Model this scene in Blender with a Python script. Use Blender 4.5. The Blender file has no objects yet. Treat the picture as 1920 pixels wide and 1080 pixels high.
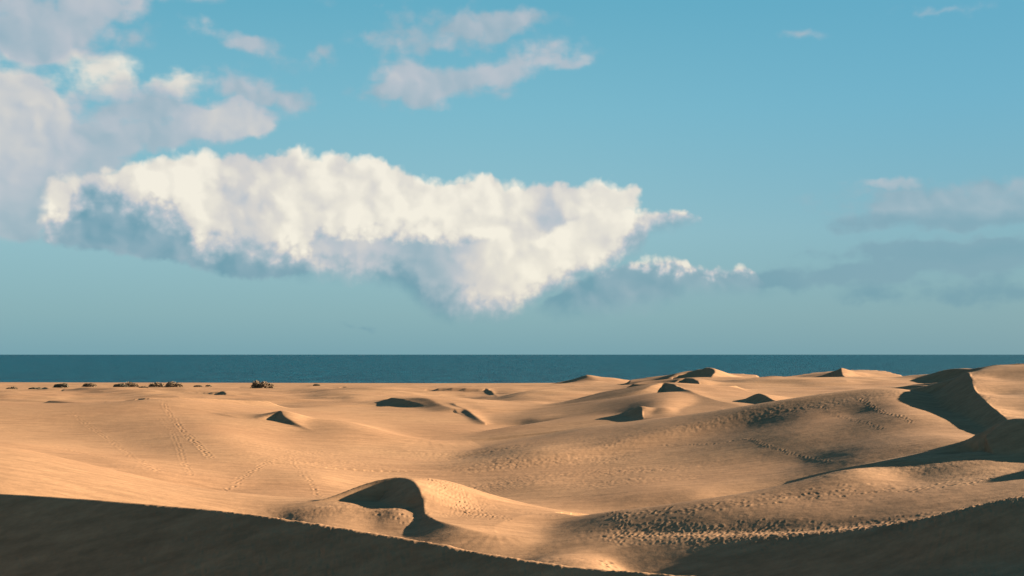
import bpy, math, random
import numpy as np

random.seed(7)
R = math.radians
scene = bpy.context.scene
col = scene.collection

# ------------------------------------------------------------------ camera
F = 2400.0                    # focal length in photograph pixels (1920 wide)
CAM_Z = 16.5
PITCH = math.atan(124.5 / F)
cam_d = bpy.data.cameras.new('camera')
cam = bpy.data.objects.new('camera', cam_d)
col.objects.link(cam)
cam_d.sensor_width = 36.0
cam_d.lens = 36.0 * F / 1920.0
cam_d.clip_start = 0.1
cam_d.clip_end = 200000.0
cam.location = (0, 0, CAM_Z)
cam.rotation_euler = (math.pi / 2 + PITCH, 0, 0)
scene.camera = cam

# ------------------------------------------------------------------ light
SUN_AZ, SUN_EL = 75.0, 14.8      # degrees, clockwise from the view direction
sun_d = bpy.data.lights.new('sun', 'SUN')
sun_d.energy = 5.0
sun_d.angle = R(0.5)
sun_d.color = (1.0, 0.80, 0.60)
sun = bpy.data.objects.new('sun', sun_d)
col.objects.link(sun)
sun.location = (60, -20, 60)
SDIR = (math.sin(R(SUN_AZ)) * math.cos(R(SUN_EL)), math.cos(R(SUN_AZ)) * math.cos(R(SUN_EL)), math.sin(R(SUN_EL)))
import mathutils
sun.rotation_euler = mathutils.Vector(SDIR).to_track_quat('Z', 'Y').to_euler()

vs = scene.view_settings
vs.view_transform = 'Standard'
vs.look = 'None'
EXPO = 2.5
vs.exposure = EXPO
vs.gamma = 1.0
vs.use_curve_mapping = False
scene.cycles.max_bounces = 6
scene.cycles.diffuse_bounces = 1

#WORLD_BEGIN
world = bpy.data.worlds.new('World')
scene.world = world
world.use_nodes = True
nt = world.node_tree
nt.nodes.clear()
wl = nt.links.new


def ae(px, py):
    """photograph pixel -> azimuth and elevation in degrees, a fixed direction in the place"""
    X, Y = (px - 960) / F, (540 - py) / F
    d = (X, math.cos(PITCH) - Y * math.sin(PITCH), math.sin(PITCH) + Y * math.cos(PITCH))
    return math.degrees(math.atan2(d[0], d[1])), math.degrees(math.atan2(d[2], math.hypot(d[0], d[1])))


def WN(kind, **kw):
    n = nt.nodes.new(kind)
    for k, v in kw.items():
        setattr(n, k, v)
    return n


def setin(n, i, v):
    if isinstance(v, (int, float, tuple)):
        n.inputs[i].default_value = v
    else:
        wl(v, n.inputs[i])


def M(op, a, b=0.0, c=0.0, clamp=False):
    n = WN('ShaderNodeMath', operation=op, use_clamp=clamp)
    setin(n, 0, a); setin(n, 1, b); setin(n, 2, c)
    return n.outputs[0]


def SS(v, lo, hi):
    """smooth step from lo (0) to hi (1)"""
    n = WN('ShaderNodeMapRange', interpolation_type='SMOOTHSTEP')
    setin(n, 0, v); setin(n, 1, lo); setin(n, 2, hi); setin(n, 3, 0.0); setin(n, 4, 1.0)
    return n.outputs[0]


def MIX(f, a, b):
    n = WN('ShaderNodeMix', data_type='RGBA')
    setin(n, 0, f); setin(n, 6, a); setin(n, 7, b)
    return n.outputs[2]


def RAMP(v, stops, interp='LINEAR'):
    n = WN('ShaderNodeValToRGB')
    cr = n.color_ramp; cr.interpolation = interp
    while len(cr.elements) < len(stops): cr.elements.new(.5)
    for e, (p, c) in zip(cr.elements, stops):
        e.position = p; e.color = (*c, 1)
    wl(v, n.inputs[0])
    return n.outputs[0]


def srgb(r, g, b):
    return tuple(((c / 255 + .055) / 1.055) ** 2.4 for c in (r, g, b))


AZ0, AZ1 = -26.0, 26.0


def CURVE(azn, pts, lo, hi):
    """table over azimuth: pts (pixel x, value in lo..hi)"""
    n = WN('ShaderNodeFloatCurve')
    c = n.mapping.curves[0]
    q = [((ae(px, 400)[0] - AZ0) / (AZ1 - AZ0), (v - lo) / (hi - lo)) for px, v in pts]
    q = [(0.0, q[0][1])] + q + [(1.0, q[-1][1])]
    while len(c.points) < len(q): c.points.new(.5, .5)
    for p, (a, b) in zip(c.points, q):
        p.location = (a, b); p.handle_type = 'AUTO_CLAMPED'
    n.mapping.update()
    wl(azn, n.inputs[1])
    return M('MULTIPLY_ADD', n.outputs[0], hi - lo, lo)


def EL(px, py):
    return ae(px, py)[1]


tc = WN('ShaderNodeTexCoord')
sep = WN('ShaderNodeSeparateXYZ'); wl(tc.outputs['Generated'], sep.inputs[0])
az = M('MULTIPLY', M('ARCTAN2', sep.outputs[0], sep.outputs[1]), 180 / math.pi)
el = M('MULTIPLY', M('ARCSINE', sep.outputs[2]), 180 / math.pi)
P0 = WN('ShaderNodeCombineXYZ'); wl(az, P0.inputs[0]); wl(el, P0.inputs[1])
P0 = P0.outputs[0]


def VM(op, a, b=(0, 0, 0), scale=None):
    n = WN('ShaderNodeVectorMath', operation=op)
    setin(n, 0, a)
    if op == 'SCALE': setin(n, 3, scale)
    elif op != 'LENGTH': setin(n, 1, b)
    return n.outputs[1] if op == 'LENGTH' else n.outputs[0]


def NOISE(vec, scale, detail, rough=.5, out=0, stretch=(1, 1, 1), off=(0, 0, 0)):
    mp = WN('ShaderNodeMapping'); wl(vec, mp.inputs[0])
    mp.inputs['Scale'].default_value = stretch; mp.inputs['Location'].default_value = off
    n = WN('ShaderNodeTexNoise'); n.inputs['Scale'].default_value = scale
    n.inputs['Detail'].default_value = detail; n.inputs['Roughness'].default_value = rough
    wl(mp.outputs[0], n.inputs['Vector'])
    return n.outputs[out]


# clear sky: deep blue overhead, paler and greener towards the sea
elp = M('MULTIPLY', el, 1 / 90.0, clamp=True)
grad = RAMP(elp, [(0.0, srgb(116, 163, 176)), (.02, srgb(128, 172, 182)), (.06, srgb(140, 186, 198)), (.12, srgb(118, 181, 200)), (.19, srgb(84, 165, 191)),
                  (.35, srgb(46, 122, 164)), (.6, srgb(24, 82, 128)), (1.0, srgb(18, 62, 108))])
side = SS(az, -5.0, 26.0)
grad = MIX(M('MULTIPLY', side, .5), grad, MIX(SS(el, 1.0, 12.0), srgb(100, 148, 164) + (1,), srgb(76, 158, 190) + (1,)))
below = SS(el, 0.0, -1.0)
grad = MIX(below, grad, srgb(40, 90, 105) + (1,))

# warps that break every outline
w1 = NOISE(P0, .45, 3, .55, 1)
w2 = NOISE(P0, 2.2, 4, .6, 1, off=(7, 3, 0))
wv = VM('ADD', VM('SCALE', VM('SUBTRACT', w1, (.5, .5, .5)), scale=1.7), VM('SCALE', VM('SUBTRACT', w2, (.5, .5, .5)), scale=.26))
vor = WN('ShaderNodeTexVoronoi', feature='SMOOTH_F1'); vor.inputs['Scale'].default_value = 1.15
vor.inputs['Detail'].default_value = 2; vor.inputs['Roughness'].default_value = .5; vor.inputs['Smoothness'].default_value = .35
wl(VM('ADD', P0, VM('SCALE', wv, scale=.5)), vor.inputs['Vector'])
lump = M('SUBTRACT', .45, vor.outputs['Distance'])           # rounded heads
nA = NOISE(P0, .42, 3, .45, 0, (.8, 1, 1))
nB = NOISE(P0, .42, 3, .45, 0, (.8, 1, 1), (-.30, .16, 0))
Pw2 = VM('ADD', P0, VM('SCALE', wv, scale=.9))


def PUFF(off):
    v = WN('ShaderNodeTexVoronoi', feature='SMOOTH_F1'); v.inputs['Scale'].default_value = .62
    v.inputs['Detail'].default_value = 1; v.inputs['Roughness'].default_value = .4; v.inputs['Smoothness'].default_value = .75
    wl(VM('ADD', Pw2, off), v.inputs['Vector'])
    return v.outputs['Distance']


relief = M('ADD', M('MULTIPLY', M('SUBTRACT', nA, nB), .45), M('MULTIPLY', M('SUBTRACT', PUFF((.26, .16, 0)), PUFF((0, 0, 0))), .85))                               # lit from the right hand side
fineN = M('SUBTRACT', NOISE(P0, 2.4, 3, .5), .5)

Ps = WN('ShaderNodeSeparateXYZ'); wl(VM('ADD', P0, VM('SCALE', wv, scale=.45)), Ps.inputs[0])
azn = M('DIVIDE', M('SUBTRACT', Ps.outputs[0], AZ0), AZ1 - AZ0, clamp=True)
elw = Ps.outputs[1]


def cloud_body(top, bot, shade, light, soft_t=.30, soft_b=.9, lump_t=.5, shade_soft=1.7):
    """alpha and brightness of one cumulus body from its outline tables"""
    T = CURVE(azn, [(a, EL(a, b)) for a, b in top], -2, 18)
    B = CURVE(azn, [(a, EL(a, b)) for a, b in bot], -2, 18)
    S = CURVE(azn, [(a, EL(a, b)) for a, b in shade], -2, 18)
    Lc = CURVE(azn, light, 0, 1)
    dt = M('SUBTRACT', T, elw); dt = M('ADD', dt, M('MULTIPLY', lump, lump_t))
    dt = M('ADD', dt, M('MULTIPLY', fineN, .2))
    db = M('ADD', M('SUBTRACT', elw, B), M('MULTIPLY', fineN, .42))
    a = M('MULTIPLY', SS(dt, -soft_t * .4, soft_t), SS(db, -soft_b * .5, soft_b))
    x0 = ae(top[0][0], 400)[0]; x1 = ae(top[-1][0], 400)[0]
    a = M('MULTIPLY', a, SS(M('ADD', Ps.outputs[0], M('MULTIPLY', lump, .4)), x0 - .1, x0 + .35))
    a = M('MULTIPLY', a, SS(M('SUBTRACT', Ps.outputs[0], M('MULTIPLY', lump, .4)), x1 + .1, x1 - .3))
    sh = SS(M('ADD', M('SUBTRACT', elw, S), M('ADD', M('MULTIPLY', fineN, .9), M('MULTIPLY', lump, .9))), -shade_soft * .55, shade_soft * .45)
    b = M('MULTIPLY', M('MULTIPLY_ADD', sh, .76, .24), Lc)
    return a, b


UB = cloud_body(
    [(70,345),(90,322),(150,316),(210,303),(240,293),(280,284),(400,275),(470,273),(500,270),(550,266),(600,275),(680,280),(735,298),(790,318),(845,326),(880,318),(910,316),(950,332),(1020,336),(1100,332),(1190,334),(1208,342)],
    [(40,445),(100,462),(200,474),(300,492),(420,516),(540,524),(575,512),(600,450),(700,450),(850,459),(950,455),(1020,440),(1070,415),(1110,406),(1208,398)],
    [(60,440),(110,436),(140,402),(190,372),(240,395),(270,412),(320,418),(350,450),(400,482),(450,476),(520,492),(580,500),(600,468),(850,477),(950,500),(1020,500),(1110,480),(1208,470)],
    [(70,.85),(100,.95),(180,.82),(260,.98),(340,1),(400,.95),(440,.80),(490,.80),(540,.95),(650,.98),(800,1),(960,.97),(1000,.8),(1040,.72),(1080,.85),(1110,.98),(1208,.95)], soft_b=.22)
LB = cloud_body(
    [(540,400),(1000,392),(1060,368),(1120,366),(1180,376),(1200,384),(1260,383),(1300,396),(1324,412)],
    [(540,524),(620,522),(700,532),(760,550),(800,582),(860,600),(940,598),(1000,572),(1060,540),(1150,497),(1205,466),(1220,442),(1270,430),(1324,414)],
    [(540,505),(600,515),(700,528),(760,520),(800,560),(860,585),(940,600),(1000,575),(1150,497),(1220,440),(1324,414)],
    [(540,.8),(600,.68),(660,.68),(700,.64),(740,.52),(780,.42),(820,.46),(860,.66),(900,.84),(950,.94),(1000,.96),(1200,.95),(1324,.88)], soft_b=.7, lump_t=.5)
RB = cloud_body(
    [(990,572),(1030,540),(1080,512),(1140,486),(1200,480),(1240,476),(1280,476),(1308,492),(1345,492),(1385,486),(1412,496),(1425,512),(1480,530)],
    [(990,580),(1060,594),(1150,588),(1250,572),(1300,556),(1400,552),(1480,545)],
    [(990,500),(1080,500),(1140,508),(1200,514),(1300,520),(1400,518),(1440,490),(1480,480)],
    [(990,.3),(1080,.42),(1130,.6),(1160,.9),(1280,.95),(1330,.85),(1390,.9),(1412,.8),(1430,.25),(1480,.2)], soft_b=.9, lump_t=.5, shade_soft=.8)

# looser clouds: centre, half axes (pixels of the photograph), turn, brightness, weight
BL = [
 (70,30,190,62,0,.60,1.5),(30,75,80,30,0,.42,1),(110,75,80,38,-20,.62,1.1),(205,12,70,26,0,.68,1),
 (-40,230,150,120,0,.95,1.6),(60,250,150,85,0,.66,1.4),(-10,330,150,90,0,.62,1.4),(60,400,110,50,0,.45,1.1),(150,290,90,48,0,.52,1),(0,440,90,30,0,.5,.8),(30,165,60,55,0,.66,.9),
 (190,138,88,36,4,.97,1.3),(335,158,56,28,0,.96,1.2),(265,190,110,34,0,.52,1),(480,172,120,44,8,.58,1.1),(560,195,60,18,10,.5,.6),
 (345,242,160,44,-4,.60,1.5),(430,228,80,32,0,.9,1.2),(490,243,24,22,0,.76,.8),(240,262,90,30,0,.45,.8),
 (400,62,90,22,12,.66,.8),(470,82,80,22,12,.6,.7),(240,85,50,26,0,.55,.35),(600,105,36,22,0,.5,.6),
 (700,88,60,26,10,.58,.6),(760,150,80,34,-8,.68,1),(860,160,150,34,-4,.60,1.1),(1010,112,130,34,-12,.66,1),(1060,125,60,16,0,.66,.6),(750,185,90,24,0,.48,.8),(860,60,160,40,-6,.50,.9),(950,45,110,26,-4,.55,.8),(700,12,110,30,6,.5,.75),(330,-5,110,14,0,.6,.8),(890,5,40,12,-30,.55,.3),(1085,45,30,16,0,.5,.2),
 (1505,62,55,13,0,.56,.7),(1750,20,110,17,-3,.58,.8),(1890,35,20,10,0,.58,.25),
 (1675,343,60,11,0,.64,.9),(1590,345,60,11,0,.52,.4),(1490,333,45,10,0,.5,.2),(1760,372,230,34,0,.34,.9),(1830,385,180,18,0,.42,.8),(1750,412,220,18,0,.12,.9),(1890,350,90,22,0,.40,.7),
 (1720,462,200,16,-2,.14,.75),(1800,490,330,34,-3,.14,.9),(1560,515,150,20,-4,.14,.8),(1860,552,190,30,0,.05,1.0),(1630,545,62,17,-6,.05,.9),(1450,528,60,24,10,.05,.8),(1860,470,160,18,0,.05,.7),
 (1740,400,300,62,0,.34,.42),(1700,500,330,60,0,.16,.4),(820,120,210,80,-6,.52,.4),(560,120,120,40,10,.5,.25),
 (676,607,40,10,0,.08,.8),(768,607,30,3,0,.08,.2),(1180,600,20,6,0,.1,.15),
]
PW = VM('ADD', P0, VM('SCALE', wv, scale=.8))
fld = None; bsum = None; wsum = None
for (cx, cy, rx, ry, rot, b, wgt) in BL:
    a0, e0 = ae(cx, cy)
    mp = WN('ShaderNodeMapping', vector_type='TEXTURE')
    k = 180 / math.pi / F
    mp.inputs['Location'].default_value = (a0, e0, 0)
    mp.inputs['Rotation'].default_value = (0, 0, R(-rot))
    mp.inputs['Scale'].default_value = (rx * k * 1.25, ry * k * 1.25, 1)
    wl(PW, mp.inputs[0])
    f = M('SUBTRACT', 1.0, VM('LENGTH', mp.outputs[0]), clamp=True)
    f = M('MULTIPLY', f, wgt)
    if fld is None:
        fld = f; bsum = M('MULTIPLY', f, b)
    else:
        fld = M('ADD', fld, f)
        bsum = M('MULTIPLY_ADD', f, b, bsum)
bl_b = M('DIVIDE', bsum, M('MAXIMUM', fld, .0001))
nS = NOISE(P0, .8, 4, .5, 0, (.55, 1, 1), (3, 9, 0))
fa = M('ADD', fld, M('MULTIPLY', M('SUBTRACT', nS, .52), M('MINIMUM', M('MULTIPLY', fld, 3.4), 1.9)))
fa = M('ADD', fa, M('MULTIPLY', lump, M('MINIMUM', fld, .35)))
bl_a = SS(fa, .06, .85)
bl_a = M('MULTIPLY', bl_a, .94)
bl_b = M('ADD', M('SUBTRACT', bl_b, .06), M('MULTIPLY', M('MULTIPLY', relief, .5), SS(bl_b, .1, .4)))

# thin cover away from the part of the sky in the picture
gen = NOISE(tc.outputs['Generated'], 2.4, 7, .6, 0, (1, 1, 2.6))
far = SS(M('MAXIMUM', M('SUBTRACT', M('ABSOLUTE', az), 24.0), M('SUBTRACT', el, 17.0)), 0.0, 10.0)
g_a = M('MULTIPLY', M('MULTIPLY', SS(gen, .52, .68), far), SS(el, 0.0, 5.0))
g_a = M('MULTIPLY', g_a, .5)


def tone(b):
    return RAMP(M('MINIMUM', M('MAXIMUM', b, 0.0), 1.0), [(0.0, srgb(98, 150, 170)), (.2, srgb(126, 163, 180)), (.45, srgb(160, 180, 192)), (.62, srgb(186, 192, 200)), (.78, srgb(212, 208, 204)),
                  (.9, srgb(230, 224, 212)), (1.0, srgb(244, 237, 222))])


def lit(b, k):
    return M('ADD', b, M('MULTIPLY', M('ADD', relief, M('MULTIPLY', lump, .12)), k))


c = MIX(g_a, grad, tone(M('ADD', .6, relief)))
c = MIX(bl_a, c, tone(bl_b))
c = MIX(M('MULTIPLY', RB[0], .96), c, tone(lit(RB[1], .6)))
c = MIX(LB[0], c, tone(lit(LB[1], .6)))
c = MIX(UB[0], c, tone(lit(UB[1], .75)))

sky = WN('ShaderNodeTexSky', sky_type='NISHITA', sun_disc=False)
sky.sun_elevation = R(SUN_EL); sky.sun_rotation = R(SUN_AZ)
bgn = WN('ShaderNodeBackground'); wl(sky.outputs[0], bgn.inputs[0]); bgn.inputs[1].default_value = .05
bgc = WN('ShaderNodeBackground'); wl(c, bgc.inputs[0]); bgc.inputs[1].default_value = 1.0 / 2 ** EXPO
mixs = WN('ShaderNodeMixShader'); mixs.inputs[0].default_value = .95
wl(bgn.outputs[0], mixs.inputs[1]); wl(bgc.outputs[0], mixs.inputs[2])
wout = WN('ShaderNodeOutputWorld'); wl(mixs.outputs[0], wout.inputs[0])
world.cycles.sampling_method = 'MANUAL'
world.cycles.sample_map_resolution = 512
#WORLD_END


# ------------------------------------------------------------------ helpers
def tag(o, label=None, cat=None, group=None, kind=None):
    for k, v in (('label', label), ('category', cat), ('group', group), ('kind', kind)):
        if v:
            o[k] = v
    return o


def P(px, py, r):
    """photograph pixel and horizontal distance -> point in the place (metres)"""
    X, Y = (px - 960) / F, (540 - py) / F
    d = (X, math.cos(PITCH) - Y * math.sin(PITCH), math.sin(PITCH) + Y * math.cos(PITCH))
    k = r / math.hypot(d[0], d[1])
    return (d[0] * k, d[1] * k, CAM_Z + d[2] * k)


def smooth(a, b, x):
    t = np.clip((x - a) / (b - a), 0, 1)
    return t * t * (3 - 2 * t)


_rng = np.random.RandomState(11)
_perm = _rng.permutation(512).astype(np.int32)
_perm = np.concatenate([_perm, _perm])
_ang = (_rng.rand(512) * 2 * math.pi).astype(np.float32)
_gx, _gy = np.cos(_ang), np.sin(_ang)


def perlin(x, y):
    xi = np.floor(x); yi = np.floor(y)
    fx = (x - xi).astype(np.float32); fy = (y - yi).astype(np.float32)
    xi = xi.astype(np.int64) & 511; yi = yi.astype(np.int64) & 511
    x1 = (xi + 1) & 511; y1 = (yi + 1) & 511
    u = fx * fx * fx * (fx * (fx * 6 - 15) + 10); v = fy * fy * fy * (fy * (fy * 6 - 15) + 10)
    def g(a, b, dx, dy):
        h = _perm[_perm[a] + b]
        return _gx[h] * dx + _gy[h] * dy
    n00 = g(xi, yi, fx, fy); n10 = g(x1, yi, fx - 1, fy)
    n01 = g(xi, y1, fx, fy - 1); n11 = g(x1, y1, fx - 1, fy - 1)
    a = n00 + u * (n10 - n00); b = n01 + u * (n11 - n01)
    return (a + v * (b - a)) * 1.41


def fbm(x, y, o=4, gain=0.5):
    s = 0; a = 1.0
    for i in range(o):
        s = s + a * perlin(x * 2.03 ** i + 17.3 * i, y * 2.03 ** i - 9.1 * i)
        a *= gain
    return s


# ------------------------------------------------------------------ the dune field
# soft shape of the ground: pixel, pixel, distance
G = [
 # beach and far plain
 (-300,725,640),(0,724,650),(300,722,655),(600,719,690),(900,718,700),(1200,717,700),(1500,716,705),(1800,715,705),(2200,715,705),
 (-300,733,500),(0,733,500),(300,731,500),(600,729,510),(900,727,520),(1200,727,520),(1500,727,500),(1750,726,480),(2200,727,470),
 (-300,742,410),(0,742,410),(300,740,400),(600,741,400),(700,745,370),(550,752,345),
 # left dune crest and the ground behind it
 (0,757,345),(150,757,345),(-300,757,345),
 (-300,756,290),(0,755,290),(150,756,282),(240,752,274),(300,748,268),(340,752,262),
 (400,757,330),(430,777,243),(480,792,228),(560,810,221),(480,766,300),(560,764,300),(620,760,310),
 # its face, and the bowl in front of it
 (-200,800,222),(0,797,228),(150,800,225),(300,800,222),(400,812,212),(450,832,198),(380,850,180),(250,850,178),
 (0,828,170),(100,842,162),(180,866,148),(300,895,138),(400,905,137),(500,885,150),(600,895,143),(600,855,182),(520,840,195),
 (540,925,127),(420,928,125),
 (-200,850,122),(0,862,122),(80,876,120),(150,893,117),(220,906,115),(300,920,113),(380,929,113),(480,937,113),(560,940,116),
 (-200,900,100),(0,915,96),(200,930,98),(300,945,98),(420,965,98),
 # bright sweep through the middle
 (600,792,236),(680,815,222),(760,829,220),(860,829,222),(960,821,225),(620,820,213),(700,838,203),(800,848,198),(900,842,205),
 (650,770,285),(700,790,255),(760,803,243),(850,806,242),(920,806,245),(700,760,320),(640,750,350),
 (900,762,300),(940,775,285),(980,800,255),(1000,812,240),(1060,795,245),(760,735,400),(860,733,430),(890,742,395),(925,752,366),(975,748,376),(1000,742,370),(1000,762,320),
 (1060,765,320),(1110,752,300),(1250,736,277),(1250,750,255),(1250,765,240),(1180,747,275),(1180,760,258),(1100,765,270),(1050,776,265),(1000,786,260),(1320,752,262),
 (660,865,176),(740,870,176),(700,900,150),(640,905,142),
 (1400,762,240,6.2),(1500,760,240,6.6),(1600,760,245,6.5),(1300,775,240,4.7),(1700,760,240,6.5),(1550,748,268),(1500,745,290),(1600,735,310),(1450,737,310),(1400,725,345),(1500,725,345),(1620,722,345),(1150,786,242),(1185,785,238),
 (780,764,300),(780,778,276),(850,776,280),(730,777,275),(700,766,300),(820,790,262),
 (1200,722,420),(1130,725,430),(1060,735,400),(1150,736,380),(1210,735,360),(1250,720,400),(1285,712,405),(1540,715,440),(1500,718,440),(1560,711,435),(1098,713,500),(1060,719,500),(1130,719,480),
 # broad brown slope
 (800,868,180),(850,880,168),(880,905,150),(900,925,140),(850,860,190),(920,838,202),(1000,822,213),(1050,812,216),
 (1000,950,124),(1080,957,121),(1000,905,145),(1000,855,178),(1100,802,220),(1100,850,180),(1100,900,146),
 (1200,850,172),(1200,900,141),(1200,935,124),(1200,791,216),(1300,779,213),(1300,800,196),(1300,850,165),(1300,900,138),(1300,928,124),
 (1400,767,211),(1400,800,186),(1400,850,158),(1400,902,133),(1500,755,209),(1500,780,184),(1500,813,166),(1500,870,144),(1500,895,132),
 (1600,743,208),(1600,777,180),(1600,814,160),(1600,860,137),(1690,733,198),(1690,760,181),(1700,778,169),(1690,802,160),(1690,835,141),
 (1740,743,196),(1770,766,184),(1770,780,170),(1780,820,144),(1850,800,150,7.5),(1885,790,150,7.7),
 # right hand slope below its lip
 (1110,964,98),(1160,958,93),(1300,941,91),(1460,913,94),(1600,881,97),(1110,975,115,1.6),(1300,955,115,1.8),(1460,925,115,2.6),(1600,895,118,3.6),(1760,870,125,5.5),
 (1700,866,102),(1800,849,106),(1920,848,104),(2060,846,104),(1840,852,102),(1920,880,96),(1920,905,88),(1800,915,88),(1700,895,96),(1700,940,84.5),(1860,915,87),
 (1500,935,88.5),(1500,965,83.5),(1300,965,86.5),(1300,990,83.5),(1160,985,87),(1600,920,90),(2050,905,87),
 # ground round the crescent dune
 (520,985,96),(560,962,98),(640,955,98),(600,975,95),(600,1000,89.5),(700,967,96),(740,962,95.5),(700,990,92.6),(800,989,91.8),(880,1010,86),(1020,985,94),(1060,972,101),
 (1000,1055,77),(900,1020,84,3.2),(1120,1062,74),(1200,1045,77,3.6),(600,1010,80,2.8),(300,1000,80,3.2),(0,980,80,4.2),(-200,960,80,4.5),
 # hollow between the near lips and the camera dune
 (0,1080,45,4.0),(400,1080,45,4.0),(800,1080,42,3.8),(1200,1080,42,3.5),(1600,1080,45,3.8),(2000,1080,45,4.5),(-200,1080,45,4.5),(1300,1080,60,2.0),(1500,1080,60,2.6),(1300,1060,70,2.7),(1420,1060,68,2.9),(1700,1080,55,4.2),(1900,1080,52,4.6),
]
GX = [(P(*g[:3])[0], P(*g[:3])[1], g[3]) if len(g) == 4 else P(*g) for g in G]
def _xyz(az, r, z):
    return (r * math.sin(R(az)), r * math.cos(R(az)), z)
GX += [_xyz(a, 600, 1.0) for a in (-30, -10, 10, 30)]
GX += [_xyz(a, 28, 7.0) for a in (-30, -15, 0, 15, 30)]
GX += [_xyz(a, 15, 10.8) for a in (-30, 0, 30)]
GX += [_xyz(-32, r, z) for r, z in ((80, 6), (120, 6), (180, 6), (280, 5), (400, 3.5))]
GX += [_xyz(32, r, z) for r, z in ((50, 5.5), (80, 7.6), (120, 9.5), (180, 9), (280, 6), (400, 4))]
GX = np.array(GX)


def to_uv(x, y):
    return np.stack([np.arctan2(x, y) * 1.6, 0.5 * np.log(x * x + y * y)], -1)


class Tps:
    def __init__(self, pts, lam=1e-4, plan=False):
        self.plan = plan
        self.c = np.asarray(pts)[:, :2] / 20.0 if plan else to_uv(pts[:, 0], pts[:, 1])
        n = len(pts)
        d2 = ((self.c[:, None] - self.c[None]) ** 2).sum(-1)
        K = 0.5 * d2 * np.log(d2 + 1e-12) + lam * np.eye(n)
        Q = np.hstack([np.ones((n, 1)), self.c])
        A = np.block([[K, Q], [Q.T, np.zeros((3, 3))]])
        w = np.linalg.solve(A, np.concatenate([pts[:, 2], np.zeros(3)]))
        self.w, self.a = w[:n], w[n:]
        self.cf = self.c

    def __call__(self, x, y):
        uv = np.stack([x, y], -1) / 20.0 if self.plan else to_uv(x, y)
        z = self.a[0] + uv @ self.a[1:]
        uf = uv
        res = np.zeros(len(z))
        for i in range(len(self.w)):
            dx = uf[:, 0] - self.cf[i, 0]; dy = uf[:, 1] - self.cf[i, 1]
            d2 = dx * dx + dy * dy + 1e-12
            res += (0.5 * self.w[i]) * d2 * np.log(d2)
        return z + res


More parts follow.
